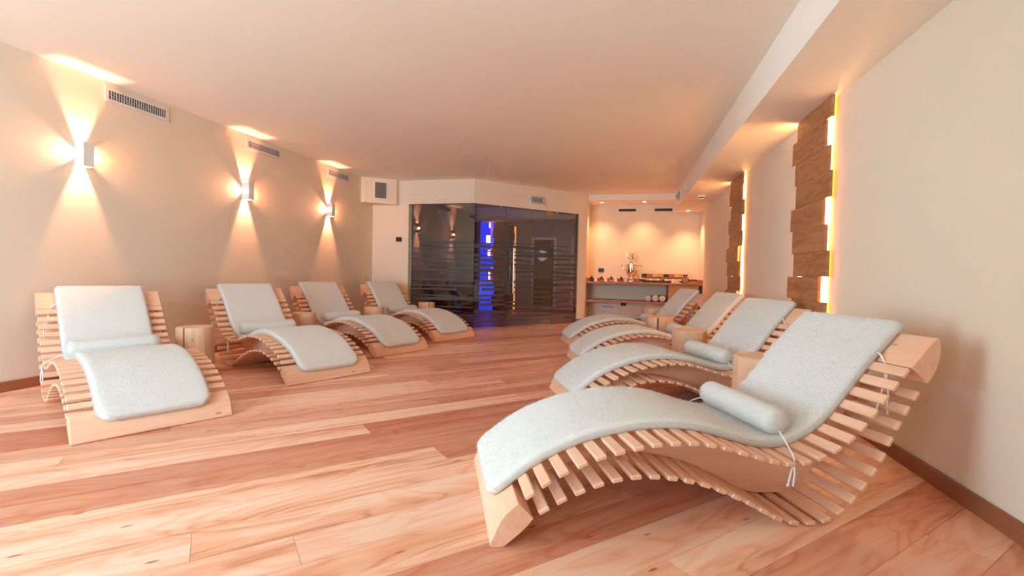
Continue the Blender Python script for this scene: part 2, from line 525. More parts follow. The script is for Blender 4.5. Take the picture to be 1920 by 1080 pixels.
# ------------------------------------------------------------------ wave loungers
UP = [(0.136, 0.183), (0.195, 0.222), (0.26, 0.257), (0.331, 0.286), (0.402, 0.310), (0.475, 0.327), (0.548, 0.340), (0.622, 0.349), (0.697, 0.352), (0.770, 0.350), (0.843, 0.341), (0.912, 0.325), (0.980, 0.304), (1.048, 0.284), (1.115, 0.266), (1.184, 0.254), (1.256, 0.257), (1.324, 0.275), (1.391, 0.305), (1.452, 0.345), (1.506, 0.394), (1.554, 0.448), (1.600, 0.504), (1.646, 0.559), (1.692, 0.613)]
LO = [(0.189, 0.124), (0.255, 0.157), (0.324, 0.185), (0.395, 0.208), (0.467, 0.224), (0.541, 0.231), (0.615, 0.229), (0.687, 0.220), (0.756, 0.206), (0.825, 0.187), (0.891, 0.162), (0.955, 0.134), (1.017, 0.104), (1.075, 0.072), (1.136, 0.040), (1.209, 0.018), (1.281, 0.0125), (1.352, 0.020), (1.417, 0.050), (1.471, 0.097), (1.519, 0.149), (1.562, 0.206), (1.600, 0.267), (1.633, 0.331), (1.667, 0.395), (1.705, 0.456), (1.745, 0.516)]
HW = 0.40                 # half width over the slats
def tangents(P):
    out = []
    for i in range(len(P)):
        a, b = P[max(i - 1, 0)], P[min(i + 1, len(P) - 1)]
        out.append(math.atan2(b[1] - a[1], b[0] - a[0]))
    return out
TU, TL = tangents(UP), tangents(LO)
slat_me = box_mesh('slat', -0.0215, 0.0215, -HW, HW, -0.0095, 0.0095, bevel=0.0045)
def off(P, T, d):
    return [(p[0] - math.sin(t) * d, p[1] + math.cos(t) * d) for p, t in zip(P, T)]
def dense(P, k=4):
    return [(v.x, v.z) for v in smooth_path([(p[0], 0, p[1]) for p in P], k)]
rib_top = dense([(0.105, 0.15)] + off(UP, TU, -0.0095) + [(1.725, 0.637)], 3)
_lo = off(LO, TL, 0.0095)
rib_bot = dense([(0.14, 0.098)] + [p for p in _lo if p[0] < 1.14] + [(1.205, 0.031)], 3) + [(1.26, 0.026), (1.33, 0.025), (1.385, 0.026), (1.405, 0.028), (1.42, 0.040), (1.45, 0.073)] + dense([(1.475, 0.101)] + [p for p in _lo if p[0] > 1.49] + [(1.77, 0.575)], 3)
def strip_mesh(name, top, bot, v0, v1):
    """a board between two wavy edges, made of quads so it stays clean"""
    n = 90
    def samp(P, f):
        x = f * (len(P) - 1); i = min(int(x), len(P) - 2); t = x - i
        return (P[i][0] * (1 - t) + P[i + 1][0] * t, P[i][1] * (1 - t) + P[i + 1][1] * t)
    bm = bmesh.new()
    rows = []
    for i in range(n + 1):
        a, b = samp(top, i / n), samp(bot, i / n)
        rows.append([bm.verts.new(c) for c in ((a[0], v0, a[1]), (a[0], v1, a[1]), (b[0], v1, b[1]), (b[0], v0, b[1]))])
    for A, B in zip(rows, rows[1:]):
        for k in range(4):
            j = (k + 1) % 4
            bm.faces.new((A[k], A[j], B[j], B[k]))
    bm.faces.new(rows[0]); bm.faces.new(rows[-1])
    return to_mesh(bm, name)
rib_me = strip_mesh('rib', rib_top, rib_bot, -0.02, 0.02)
FOOT = [(0.093, 0.157), (0.122, 0.128), (0.150, 0.098), (0.130, 0.074), (0.105, 0.050), (0.075, 0.026), (0.045, 0.003), (0.036, 0.0), (0.000, 0.0), (-0.009, 0.008), (-0.006, 0.022), (0.006, 0.050), (0.015, 0.071), (0.026, 0.092), (0.038, 0.110), (0.052, 0.126), (0.071, 0.142)]
HEAD = [(1.715, 0.636), (1.735, 0.661), (1.785, 0.714), (1.822, 0.753), (1.838, 0.758), (1.848, 0.744), (1.852, 0.715), (1.849, 0.675), (1.838, 0.635), (1.818, 0.596), (1.794, 0.568), (1.755, 0.602)]
foot_me = prism_mesh('foot_beam', FOOT, 1, -HW, HW, bevel=0.003)
head_me = prism_mesh('head_block', HEAD, 1, -HW, HW, bevel=0.004)

# fleece mat: base line lies on the slats, thickness grows outwards
mat_base = dense([(0.020, 0.093), (0.040, 0.121), (0.066, 0.146), (0.095, 0.166)] + off(UP, TU, 0.0115) + [(1.737, 0.672), (1.785, 0.722), (1.822, 0.760), (1.842, 0.772), (1.858, 0.762)], 4)
MAT_T, MAT_HW = 0.042, 0.287
lens = [0.0]
for a, b in zip(mat_base, mat_base[1:]): lens.append(lens[-1] + math.hypot(b[0] - a[0], b[1] - a[1]))
MAT_L = lens[-1]
def mat_point(s):
    s = min(max(s, 0), MAT_L)
    i = 0
    while i < len(lens) - 2 and lens[i + 1] < s: i += 1
    t = (s - lens[i]) / max(lens[i + 1] - lens[i], 1e-9)
    a, b = mat_base[i], mat_base[i + 1]
    ang = math.atan2(b[1] - a[1], b[0] - a[0])
    return (a[0] + (b[0] - a[0]) * t, a[1] + (b[1] - a[1]) * t, ang)
MS = 200
raw = [mat_point(MAT_L * i / MS) for i in range(MS + 1)]
ang_s = []
for i in range(MS + 1):
    w = [raw[j][2] for j in range(max(0, i - 5), min(MS, i + 5) + 1)]
    ang_s.append(sum(w) / len(w))
def mat_at(s):
    f = min(max(s / MAT_L, 0), 1) * MS; i = min(int(f), MS - 1); t = f - i
    return tuple(raw[i][k] * (1 - t) + raw[i + 1][k] * t for k in range(2)) + (ang_s[i] * (1 - t) + ang_s[i + 1] * t,)
CR = 0.075                # plan radius of the mat corners
def mat_half(s):
    e, c = (s, CR) if s < MAT_L / 2 else (MAT_L - s, 0.03)
    if e < c: return MAT_HW - c + math.sqrt(max(c * c - (c - e) ** 2, 0))
    return MAT_HW
def mat_top(s, v):
    hw = mat_half(s)
    e = min(s, MAT_L - s, hw - abs(v))
    r = 0.024
    k = 1.0 if e >= r else math.sqrt(max(1 - ((r - max(e, 0)) / r) ** 2, 0))
    return 0.016 + (MAT_T - 0.016) * k
def build_mat():
    bm = bmesh.new()
    ss = [0, .004, .010, .018, .028] + [.028 + (MAT_L - .056) * i / 84 for i in range(1, 84)] + [MAT_L - .028, MAT_L - .018, MAT_L - .010, MAT_L - .004, MAT_L]
    ts = [-1, -.985, -.955, -.92, -.8, -.6, -.4, -.2, 0, .2, .4, .6, .8, .92, .955, .985, 1]
    rng = random.Random(3)
    top, bot = [], []
    for s in ss:
        u, z, a = mat_at(s)
        hw = mat_half(s)
        rt, rb = [], []
        for t in ts:
            v = t * hw
            h = mat_top(s, v) + rng.uniform(-.0012, .0012)
            rt.append(bm.verts.new((u - math.sin(a) * h, v, z + math.cos(a) * h)))
            rb.append(bm.verts.new((u, v, z)))
        top.append(rt); bot.append(rb)
    for G in (top, bot):
        for A, B in zip(G, G[1:]):
            for i in range(len(ts) - 1):
                bm.faces.new((A[i], A[i + 1], B[i + 1], B[i]))
    for i in range(len(ss) - 1):
        for k in (0, -1):
            bm.faces.new((top[i][k], top[i + 1][k], bot[i + 1][k], bot[i][k]))
    for k in (0, -1):
        for i in range(len(ts) - 1):
            bm.faces.new((top[k][i], top[k][i + 1], bot[k][i + 1], bot[k][i]))
    return to_mesh(bm, 'mat', True)
def blades(name, roots, length, width, rng, lean=0.55):
    """short wool fibres: one thin triangle each"""
    V, Fc = [], []
    for p, n in roots:
        d = (n + Vector((rng.gauss(0, lean), rng.gauss(0, lean), rng.gauss(0, lean)))).normalized()
        w = d.cross(Vector((rng.uniform(-1, 1), rng.uniform(-1, 1), rng.uniform(-1, 1))))
        if w.length < 1e-4: continue
        w = w.normalized() * width
        L = length * rng.uniform(0.6, 1.25)
        i = len(V)
        V += [p - w - n * .002, p + w - n * .002, p + d * L]
        Fc.append((i, i + 1, i + 2))
    me = bpy.data.meshes.new(name)
    me.from_pydata([tuple(v) for v in V], [], Fc)
    return me
def mat_fibres():
    rng = random.Random(5)
    R = []
    for _ in range(56000):
        s = rng.uniform(0, MAT_L); hw = mat_half(s); v = rng.uniform(-hw, hw)
        u, z, a = mat_at(s); h = mat_top(s, v)
        n = Vector((-math.sin(a), 0, math.cos(a)))
        R.append((Vector((u, v, z)) + n * h, n))
    for _ in range(15000):                      # the shaggy rim
        s = rng.uniform(0, MAT_L); sg = rng.choice((-1, 1)); hw = mat_half(s)
        u, z, a = mat_at(s)
        n = Vector((-math.sin(a), 0, math.cos(a)))
        R.append((Vector((u, sg * hw, z)) + n * rng.uniform(0.002, .026), (Vector((0, sg, 0)) + n * .35).normalized()))
    for _ in range(6000):
        en = rng.choice((0, 1)); s = 0.0 if en == 0 else MAT_L
        u, z, a = mat_at(s); hw = mat_half(s)
        n = Vector((-math.sin(a), 0, math.cos(a))); tdir = Vector((math.cos(a), 0, math.sin(a))) * (1 if en else -1)
        R.append((Vector((u, rng.uniform(-hw, hw), z)) + n * rng.uniform(.002, .012), tdir))
    return blades('wool_pile', R, 0.0095, 0.0007, rng, 0.7)
mat_me = build_mat()
pile_me = mat_fibres()
BO_U, BO_R, BO_HL = 1.252, 0.060, 0.285
BO_Z = 0.257 + 0.0115 + 0.040 + BO_R
def build_bolster():
    bm = bmesh.new()
    prof = [(0, -BO_HL), (BO_R * .45, -BO_HL + .002), (BO_R * .78, -BO_HL + .012), (BO_R * .95, -BO_HL + .03), (BO_R, -BO_HL + .055), (BO_R, -.1), (BO_R * 1.01, 0), (BO_R, .1), (BO_R, BO_HL - .055), (BO_R * .95, BO_HL - .03), (BO_R * .78, BO_HL - .012), (BO_R * .45, BO_HL - .002), (0, BO_HL)]
    add_lathe(bm, prof, 28)
    bmesh.ops.rotate(bm, matrix=Matrix.Rotation(PI / 2, 3, 'X'), verts=bm.verts)
    return to_mesh(bm, 'bolster', True)
bolster_me = build_bolster()
def bolster_fibres():
    rng = random.Random(9); R = []
    for _ in range(12000):
        a = rng.uniform(0, 2 * PI); v = rng.uniform(-BO_HL + .03, BO_HL - .03)
        n = Vector((math.cos(a), 0, math.sin(a)))
        R.append((n * BO_R + Vector((0, v, 0)), n))
    for _ in range(2500):
        a = rng.uniform(0, 2 * PI); sg = rng.choice((-1, 1)); rr = math.sqrt(rng.random()) * BO_R * .95
        R.append((Vector((math.cos(a) * rr, sg * (BO_HL - .03 * (rr / BO_R) ** 4), math.sin(a) * rr)), Vector((0, sg, 0))))
    return blades('wool_pile', R, 0.0065, 0.0007, rng)
bpile_me = bolster_fibres()
def tie_meshes():
    out = []
    for sg in (-1, 1):
        b = [(0, sg * .283, -.035), (-.015, sg * .33, -.05), (-.028, sg * .385, -.078), (-.032, sg * .412, -.10), (-.030, sg * .412, -.125), (-.038, sg * .408, -.155), (-.052, sg * .41, -.205)]
        b2 = [(-.030, sg * .412, -.125), (-.030, sg * .416, -.16), (-.038, sg * .42, -.212)]
        bm = bmesh.new()
        add_tube(bm, smooth_path(b), .0038, 6); add_tube(bm, smooth_path(b2), .0038, 6)
        add_tube(bm, [(-.052, sg * .41, -.205), (-.055, sg * .41, -.217)], [.006, .0045], 6)
        out.append(to_mesh(bm, 'tie', True))
    mt = []
    for sg in (-1, 1):
        a = [(1.715, sg * .275, .672), (1.712, sg * .30, .668), (1.714, sg * .32, .640), (1.716, sg * .328, .612), (1.707, sg * .334, .575), (1.690, sg * .342, .53), (1.664, sg * .352, .478), (1.640, sg * .36, .425)]
        a2 = [(1.716, sg * .328, .612), (1.711, sg * .34, .57), (1.703, sg * .355, .52), (1.694, sg * .362, .46), (1.694, sg * .365, .42)]
        bm = bmesh.new()
        add_tube(bm, smooth_path(a), .0038, 6); add_tube(bm, smooth_path(a2), .0038, 6)
        add_tube(bm, [(1.640, sg * .36, .425), (1.634, sg * .361, .412)], [.006, .0045], 6)
        mt.append(to_mesh(bm, 'tie', True))
    return out, mt
btie_me, mtie_me = tie_meshes()

LOUNGERS = [
    (-2.715, 2.330, 151.985, 'closest to the camera of the four loungers under the wall sconces', 'nearest lounger under the wall sconces'),
    (-2.541, 3.842, 154.215, 'second from the camera of the four loungers under the wall sconces', 'second lounger from the front under the sconces'),
    (-2.549, 5.303, 156.747, 'third from the camera of the four loungers under the wall sconces', 'third lounger from the front under the sconces'),
    (-2.378, 6.666, 153.758, 'farthest under the wall sconces, beside the smoked glass', 'farthest lounger under the sconces by the smoked glass'),
    (-0.580, 2.012, 21.661, 'closest to the camera and largest in view, by the pale wall', 'big nearest lounger by the pale panelled wall'),
    (-0.425, 3.719, 24.002, 'second from the camera along the wood panel wall', 'second lounger from the front along the panelled wall'),
    (-0.503, 5.395, 18.960, 'third from the camera along the wood panel wall', 'third lounger from the front along the panelled wall'),
    (-0.765, 6.830, 18.917, 'farthest along the panelled wall, before the tea counter', 'farthest lounger on the tea counter side'),
]
for i, (x, y, deg, place, short) in enumerate(LOUNGERS):
    a = math.radians(deg)
    t = thing('wave_lounger', 'wave-shaped slatted spruce lounger ' + place, 'lounger', (x, y, 0), a, 'wave loungers in two rows')
    for P, T in ((UP, TU), (LO, TL)):
        for (u, z), ang in zip(P, T):
            link('slat', slat_me, 'slat', t, (u, 0, z), (0, -ang, 0))
    for v in (-0.13, 0.13): link('rib', rib_me, 'rib', t, (0, v, 0))
    link('foot_beam', foot_me, 'spruce', t)
    link('head_block', head_me, 'spruce', t)
    sh = 0.045 if i >= 4 else 0.0          # the mats of this row lie a little towards the far side
    mx, my = x - math.sin(a) * sh, y + math.cos(a) * sh
    m = thing('fleece_mat', 'long white fleece mat on the ' + short, 'mat', (mx, my, 0), a, 'fleece mats on the loungers')
    link('pad', mat_me, 'fleece', m)
    p = link('wool_pile', pile_me, 'fibre', m); p['kind'] = 'stuff'
    for k in (0, 1): link('tie', mtie_me[k], 'cord', m)['label'] = 'white tie cord'
    b = thing('bolster_pillow', 'white roll bolster on the ' + short, 'bolster', (mx + BO_U * math.cos(a), my + BO_U * math.sin(a), BO_Z), a, 'roll bolsters on the loungers')
    link('roll', bolster_me, 'fleece', b)
    p = link('wool_pile', bpile_me, 'fibre', b); p['kind'] = 'stuff'
    for k in (0, 1): link('tie', btie_me[k], 'cord', b)['label'] = 'white tie cord'

# ------------------------------------------------------------------ log side tables
def stump(x, y, r, h, seed, crack_deg, label):
    rng = random.Random(seed)
    ph = [rng.uniform(0, 6.28) for _ in range(4)]
    seg = 72
    t = thing('log_table', label, 'log table', (x, y, 0), 0, 'log side tables between the loungers')
    def rad(ang, z):
        r0 = r * (1 + .018 * math.sin(2 * ang + ph[0]) + .012 * math.sin(3 * ang + ph[1]) + .006 * math.sin(11 * ang + ph[2] + z * 3) + .05 * (1 - z / h) ** 2)
        if crack_deg is not None:
            d = (ang - math.radians(crack_deg) + PI) % (2 * PI) - PI
            if abs(d) < .06: r0 *= 1 - .42 * (1 - abs(d) / .06)
        return r0
    zs = [0, .02, h * .25, h * .5, h * .75, h - .012, h - .004, h]
    inset = [0, 0, 0, 0, 0, 0, .003, .010]
    bm = bmesh.new()
    angs = [2 * PI * i / seg for i in range(seg)]
    if crack_deg is not None:
        c = math.radians(crack_deg) % (2 * PI)
        angs = sorted([q for q in angs if abs((q - c + PI) % (2 * PI) - PI) > .075] + [(c + d) % (2 * PI) for d in (-.06, -.03, 0, .03, .06)])
    seg = len(angs)
    rings = [[bm.verts.new(((rad(q, z) - e) * math.cos(q), (rad(q, z) - e) * math.sin(q), z)) for q in angs] for z, e in zip(zs, inset)]
    for A, B in zip(rings, rings[1:]):
        for i in range(seg):
            j = (i + 1) % seg
            bm.faces.new((A[i], A[j], B[j], B[i]))
    bm.faces.new(rings[0][::-1])
    link('trunk', to_mesh(bm, 'trunk', True, math.radians(50)), 'stump', t)
    bm = bmesh.new()
    edge = [bm.verts.new(((rad(q, h) - .010) * math.cos(q), (rad(q, h) - .010) * math.sin(q), 0)) for q in angs]
    c = bm.verts.new((0, 0, .001))
    for i in range(seg): bm.faces.new((edge[i], edge[(i + 1) % seg], c))
    link('end_grain', to_mesh(bm, 'end_grain'), 'rings', t, (0, 0, h))
    return t
stump(-3.77, 3.58, .147, .45, 1, -78, 'tall pale log table with a deep split, nearest under the sconces')
stump(-3.86, 5.22, .139, .45, 2, None, 'pale log table behind the second lounger under the sconces')
stump(-3.61, 6.51, .140, .45, 3, None, 'pale log table behind the third lounger under the sconces')
stump(-3.37, 7.90, .140, .45, 4, -50, 'small log table standing against the smoked glass partition')
stump(0.906, 3.44, .173, .48, 5, None, 'knotty log table behind the nearest big lounger by the panelled wall')
stump(0.642, 4.91, .163, .48, 6, None, 'log table between the second and third loungers along the panelled wall')
stump(0.463, 6.35, .172, .48, 7, -100, 'split log table between the third and fourth loungers along the panelled wall')
stump(0.480, 8.03, .163, .48, 8, None, 'farthest log table, before the tea counter')

# ------------------------------------------------------------------ backlit board panels
ZS = [2.335, 2.18, 1.98, 1.79, 1.595, 1.40, 1.205, 1.01, 0.82, 0.625, 0.43, 0.235, 0.09]
def board_panel(starts, led_y, label, cat='wall panel'):
    t = thing('board_panel', label, cat, (XR, starts[0], 0), 0, 'backlit board panels')
    bx, by = t.location.x, t.location.y
    for k, ys in enumerate(starts):
        z1_, z0_ = ZS[k], ZS[k + 1] + 0.0008
        me = box_mesh('board', -0.062, -0.040, 0, 0.70, -(z1_ - z0_) / 2, (z1_ - z0_) / 2, bevel=0.0015)
        link('board', me, 'panel', t, (0, ys - by, (z1_ + z0_) / 2))
    link('batten', boxes_mesh('batten', [(-.040, 0, led_y - by + .2, led_y - by + .24, .1, 2.32), (-.040, 0, led_y - by + .36, led_y - by + .40, .1, 2.32)]), 'dark', t)
    for yy in (led_y, led_y + 0.53):
        link('led_strip', box_mesh('led_strip', -.004, -.001, yy - by, yy - by + .095, .5, 2.31), 'ledwarm', t)['label'] = 'glowing warm light strip'
    return t
board_panel([3.955, 4.06, 3.98, 3.94, 4.05, 3.99, 3.94, 4.08, 3.955, 4.04, 3.97, 4.06], 4.075, 'larger backlit panel of staggered brown larch boards, nearer the camera')
board_panel([6.63, 6.675, 6.545, 6.675, 6.605, 6.765, 6.69, 6.63, 6.76, 6.64, 6.70, 6.62], 6.72, 'narrower-looking backlit panel of staggered brown boards, nearer the tea niche')

# ------------------------------------------------------------------ wall sconces
def sconce(y, label):
    t = thing('wall_sconce', label, 'wall lamp', (XL, y, 1.935), 0, 'wall sconces')
    hw, hh, d, th = .042, .103, .10, .004
    bm = bmesh.new()
    add_box(bm, d - th, d, -hw, hw, -hh, hh)
    for sg in (-1, 1):
        ya, yb = (hw - th, hw) if sg > 0 else (-hw, -hw + th)
        zc = [-hh] 
        slots = [-.030, -.015, 0, .015, .030]
        lo = -hh
        for s in slots:
            add_box(bm, 0.012, d - th, ya, yb, lo, s - .0020); lo = s + .0020
        add_box(bm, 0.012, d - th, ya, yb, lo, hh)
        add_box(bm, 0.0, .012, ya, yb, -hh, hh)
    link('shade', to_mesh(bm, 'shade'), 'white', t)
    link('back_plate', box_mesh('back_plate', 0, .006, -.03, .03, -.06, .06), 'white', t)
    bm = bmesh.new()
    add_lathe(bm, [(0, -.028), (.010, -.024), (.014, -.01), (.014, .01), (.010, .024), (0, .028)], 12, (.05, 0, 0))
    link('bulb', to_mesh(bm, 'bulb', True), 'bulb', t)
    l = bpy.data.lights.new('sconce_light', 'POINT')
    l.energy = 36.0; l.color = (1.0, 0.40, 0.22); l.shadow_soft_size = .010
    o = bpy.data.objects.new('sconce_light', l); COL.objects.link(o)
    o.location = (XL + .075, y, 1.935)
    return t
sconce(3.225, 'white box sconce glowing on the wall above the nearest lounger')
sconce(5.075, 'white box sconce glowing in the middle of the three')
sconce(6.80, 'white box sconce glowing closest to the corner speaker')

# ------------------------------------------------------------------ air vents
def vent(loc, rotz, w, h, label, nx=26, nz=3, back='dark', fmat='vent', bmat=None):
    t = thing('air_vent', label, 'air vent', loc, rotz, 'air vents')
    b = .03
    f = boxes_mesh('frame', [(-w / 2, w / 2, -.010, 0, h / 2 - b, h / 2), (-w / 2, w / 2, -.010, 0, -h / 2, -h / 2 + b), (-w / 2, -w / 2 + b, -.010, 0, -h / 2 + b, h / 2 - b), (w / 2 - b, w / 2, -.010, 0, -h / 2 + b, h / 2 - b)])
    link('frame', f, fmat, t)
    link('duct_opening', box_mesh('duct_opening', -w / 2 + b, w / 2 - b, -.0015, 0, -h / 2 + b, h / 2 - b), back, t)
    bl = []
    iw, ih = w - 2 * b, h - 2 * b
    for k in range(nz):
        z = -ih / 2 + ih * (k + 1) / (nz + 1)
        bl.append((-iw / 2, iw / 2, -.007, -.003, z - .0015, z + .0015))
    if nz:
        g = link('horizontal_blades', boxes_mesh('horizontal_blades', bl), bmat or fmat, t); g['kind'] = 'stuff'
    bl = []
    for k in range(nx):
        xx = -iw / 2 + iw * (k + 1) / (nx + 1)
        bl.append((xx - .0018, xx + .0018, -.0095, -.006, -ih / 2, ih / 2))
    if bl:
        g = link('vertical_blades', boxes_mesh('vertical_blades', bl), bmat or fmat, t); g['kind'] = 'stuff'
    return t
for y, lab in ((3.74, 'long white air vent high above the nearest sconce'), (5.405, 'white air vent above the middle sconce'), (7.09, 'white air vent above the sconce nearest the corner')):
    vent((XL, y, 2.54), PI / 2, .62, .135, lab, nx=23, nz=4)
vent((0.05, YF, 2.41), 0, .42, .115, 'dark slotted air vent on the niche wall above the samovar', nx=14, bmat='grey')
vent((0.80, YF, 2.41), 0, .42, .115, 'dark slotted air vent on the niche wall above the tea boxes', nx=14, bmat='grey')
vent((-0.30, YF, .30), 0, .34, .105, 'grey low air vent on the niche wall under the shelf', nx=0, nz=0, back='acrylic', fmat='white')

# ------------------------------------------------------------------ corner speaker box, detectors, emergency lights, sockets
t = thing('corner_speaker', 'white boxed-in speaker with grey grille in the ceiling corner', 'speaker', (XL, 8.2, 0))
bm = bmesh.new()
add_prism(bm, [(0, 0), (0, -.42), (.08, -.44), (.53, -.10), (.53, 0)], 2, 2.205, ZC)
link('housing', to_mesh(bm, 'housing'), 'wall', t)
dv = Vector((.45, .34, 0)).normalized(); nv = Vector((dv.y, -dv.x, 0))
c = Vector((.08, -.44, 0)) + dv * .28
Mx = Matrix((dv, -nv, Vector((0, 0, 1)))).transposed().to_4x4()
o = link('speaker_frame', boxes_mesh('speaker_frame', [(-.12, .12, -.012, 0, .14, .16), (-.12, .12, -.012, 0, -.16, -.14), (-.12, -.10, -.012, 0, -.14, .14), (.10, .12, -.012, 0, -.14, .14)]), 'white', t)
Mx.translation = (c.x, c.y, 2.435); o.matrix_local = Mx
o = link('grille', box_mesh('grille', -.10, .10, -.008, 0, -.14, .14), 'grey', t); o.matrix_local = Mx

def socket(loc, rotz, label, w=.12, h=.085):
    t = thing('wall_socket', label, 'socket', loc, rotz, 'black wall plates')
    link('plate', box_mesh('plate', -w / 2, w / 2, -.009, 0, -h / 2, h / 2, bevel=.002), 'black', t)
    link('insert', boxes_mesh('insert', [(-w * .3, -w * .12, -.0105, -.009, -h * .25, h * .25), (-w * .08, w * .08, -.0105, -.009, -h * .25, h * .25), (w * .12, w * .3, -.0105, -.009, -h * .25, h * .25)]), 'dark', t)
    return t
socket((-4.06, 8.2, 1.575), 0, 'black control plate on the pier beside the smoked glass')
socket((-0.475, YF, 1.10), 0, 'black socket on the niche wall above the small bottles')
socket((0.02, YF, .37), 0, 'black socket on the niche wall under the shelf')
socket((XL, 3.93, .33), PI / 2, 'black socket low on the wall behind the nearest log table')
socket((XL, 7.42, .33), PI / 2, 'black socket low on the wall behind the third log table')

def emergency(loc, rotz, label, w=.37, h=.16):
    t = thing('emergency_light', label, 'emergency light', loc, rotz, 'emergency lights')
    link('base', box_mesh('base', -w / 2, w / 2, -.025, 0, -h / 2, h / 2, bevel=.006), 'white', t)
    link('diffuser', box_mesh('diffuser', -w / 2 + .02, w / 2 - .02, -.055, -.025, -h / 2 + .02, h / 2 - .02, bevel=.012), 'acrylic', t)
    link('tube', boxes_mesh('tube', [(-w * .36, w * .25, -.062, -.055, .012, .024), (-w * .36, w * .25, -.062, -.055, -.024, -.012)]), 'grey', t)
    link('indicator', box_mesh('indicator', w * .30, w * .38, -.066, -.055, -.03, .03, bevel=.002), 'white', t)
    return t
emergency((-1.655, 9.135, 2.40), PI / 4, 'grey oblong emergency light above the smoked glass door')
emergency((X_BEAM, 9.36, 2.49), -PI / 2, 'small emergency light on the side of the ceiling beam', w=.40, h=.13)
vent((X_BEAM, 8.60, 2.49), -PI / 2, .16, .20, 'small white grille on the side of the ceiling beam', nx=0, nz=4, back='white', fmat='white')
t = thing('smoke_detector', 'round white smoke detector under the dropped beam', 'smoke detector', (1.23, 8.48, Z_SOF))
link('base', lathe_mesh('base', [(0, 0), (.062, 0), (.062, -.022), (.055, -.03), (0, -.03)], 28), 'white', t)
link('sensor_ring', lathe_mesh('sensor_ring', [(0, -.03), (.045, -.03), (.045, -.044), (0, -.044)], 24), 'black', t)
link('cap', lathe_mesh('cap', [(0, -.044), (.050, -.044), (.046, -.058), (.030, -.064), (0, -.064)], 24), 'white', t)

def downlight(x, y, z, label, energy=42):
    t = thing('downlight', label, 'downlight', (x, y, z), 0, 'niche downlights')
    link('trim_ring', lathe_mesh('trim_ring', [(.034, 0), (.048, 0), (.046, -.004), (.034, -.003), (.034, 0)], 28), 'white', t)
    link('lens', lathe_mesh('lens', [(0, -.001), (.034, -.001), (0, -.0015)], 24), 'spotdisc', t)
    l = bpy.data.lights.new('downlight_beam', 'SPOT')
    l.energy = energy; l.color = (1.0, 0.47, 0.23); l.spot_size = math.radians(100); l.spot_blend = 1.0; l.shadow_soft_size = .03
    o = bpy.data.objects.new('downlight_beam', l); COL.objects.link(o)
    o.location = (x, y, z - .012)
downlight(-.48, 10.38, 2.53, 'round downlight over the small bottles')
downlight(.39, 10.38, 2.53, 'round downlight over the tea boxes')
downlight(1.25, 10.36, Z_SOF, 'round downlight over the glasses end of the counter', 54)

# ------------------------------------------------------------------ smoked glass partition and door
part = thing('glass_partition', 'smoked glass partition with frosted stripes around the glass door', 'glass wall', (GX0, 8.33, 0))
px, py = GX0, 8.33
GC = (GXC + 0.006, GYC + 0.035)            # where the two glass planes meet
def stripes(seed, wfull):
    """tapered horizontal bands of film, from knee to head height; identical breaks run across the panes"""
    rng = random.Random(seed)
    out = []
    z = 0.10
    while z < 1.55:
        h1 = rng.choice((.016, .022, .03, .045, .06)); h2 = rng.choice((.016, .022, .032, .045, .065))
        a, b = 0.0, 1.0
        q = rng.random()
        if q < .18: b = rng.uniform(.45, .85)
        elif q < .34: a = rng.uniform(.15, .5)
        tilt = rng.uniform(-.028, .028)
        out.append((a, b, z, h1, z + tilt, h2))
        z += rng.uniform(.065, .115)
    return out
def film_mesh(L, seed, off_):
    bm = bmesh.new()
    for a, b, za, ha, zb, hb in stripes(seed, L):
        vs = [bm.verts.new(c) for c in ((a * L, -off_, za), (b * L, -off_, zb), (b * L, -off_, zb + hb), (a * L, -off_, za + ha))]
        vb = [bm.verts.new((v.co.x, -off_ + .0008, v.co.z)) for v in vs]
        bm.faces.new(vs); bm.faces.new(vb[::-1])
        for i in range(4):
            j = (i + 1) % 4
            bm.faces.new((vs[i], vb[i], vb[j], vs[j]))
    return to_mesh(bm, 'frosted_stripes')
def pane(parent, ox, oy, p0, p1, seed, z0=0.004, z1=GZ - .003, dz=0):
    v = Vector((p1[0] - p0[0], p1[1] - p0[1])); L = v.length
    a = math.atan2(v.y, v.x)
    o = link('pane', box_mesh('pane', 0, L, -.005, .005, z0, z1), 'glass', parent, (p0[0] - ox, p0[1] - oy, 0), (0, 0, a))
    f = link('frosted_stripes', film_mesh(L, seed, .0065), 'film', o)
    f['kind'] = 'stuff'
    return o
pane(part, px, py, (GX0 + .004, 8.28), GC, 21)
def seg2(s): return (GC[0] + S2 * s, GC[1] + S2 * s)
pane(part, px, py, seg2(0.004), seg2(.645), 22)
pane(part, px, py, seg2(1.728), seg2(2.375), 24)
link('edge_profile', boxes_mesh('edge_profile', [(0, .030, -.065, -.035, 0, GZ)]), 'glassedge', part, (0, 0, 0))
link('edge_profile', boxes_mesh('edge_profile', [(-.02, .012, -.014, .014, 0, GZ)]), 'glassedge', part, (seg2(2.375)[0] - px, seg2(2.375)[1] - py, 0), (0, 0, PI / 4))
clip_me = box_mesh('clip', -.02, .02, -.016, .016, -.028, 0, bevel=.003)
link('clip', clip_me, 'steel', part, (.13, -.056, GZ - .003)); link('clip', clip_me, 'steel', part, (1.12, -.09, GZ - .003))
for s in (.53, 1.83, 2.28):
    link('clip', clip_me, 'steel', part, (seg2(s)[0] - px, seg2(s)[1] - py, GZ - .003), (0, 0, PI / 4))
hx, hy = seg2(1.72)
door = thing('glass_door', 'smoked glass door with long steel bar handle and frosted stripes', 'glass door', (hx, hy, 0))
pane(door, hx, hy, seg2(.65), seg2(1.722), 23, z0=.010, z1=GZ - .010)
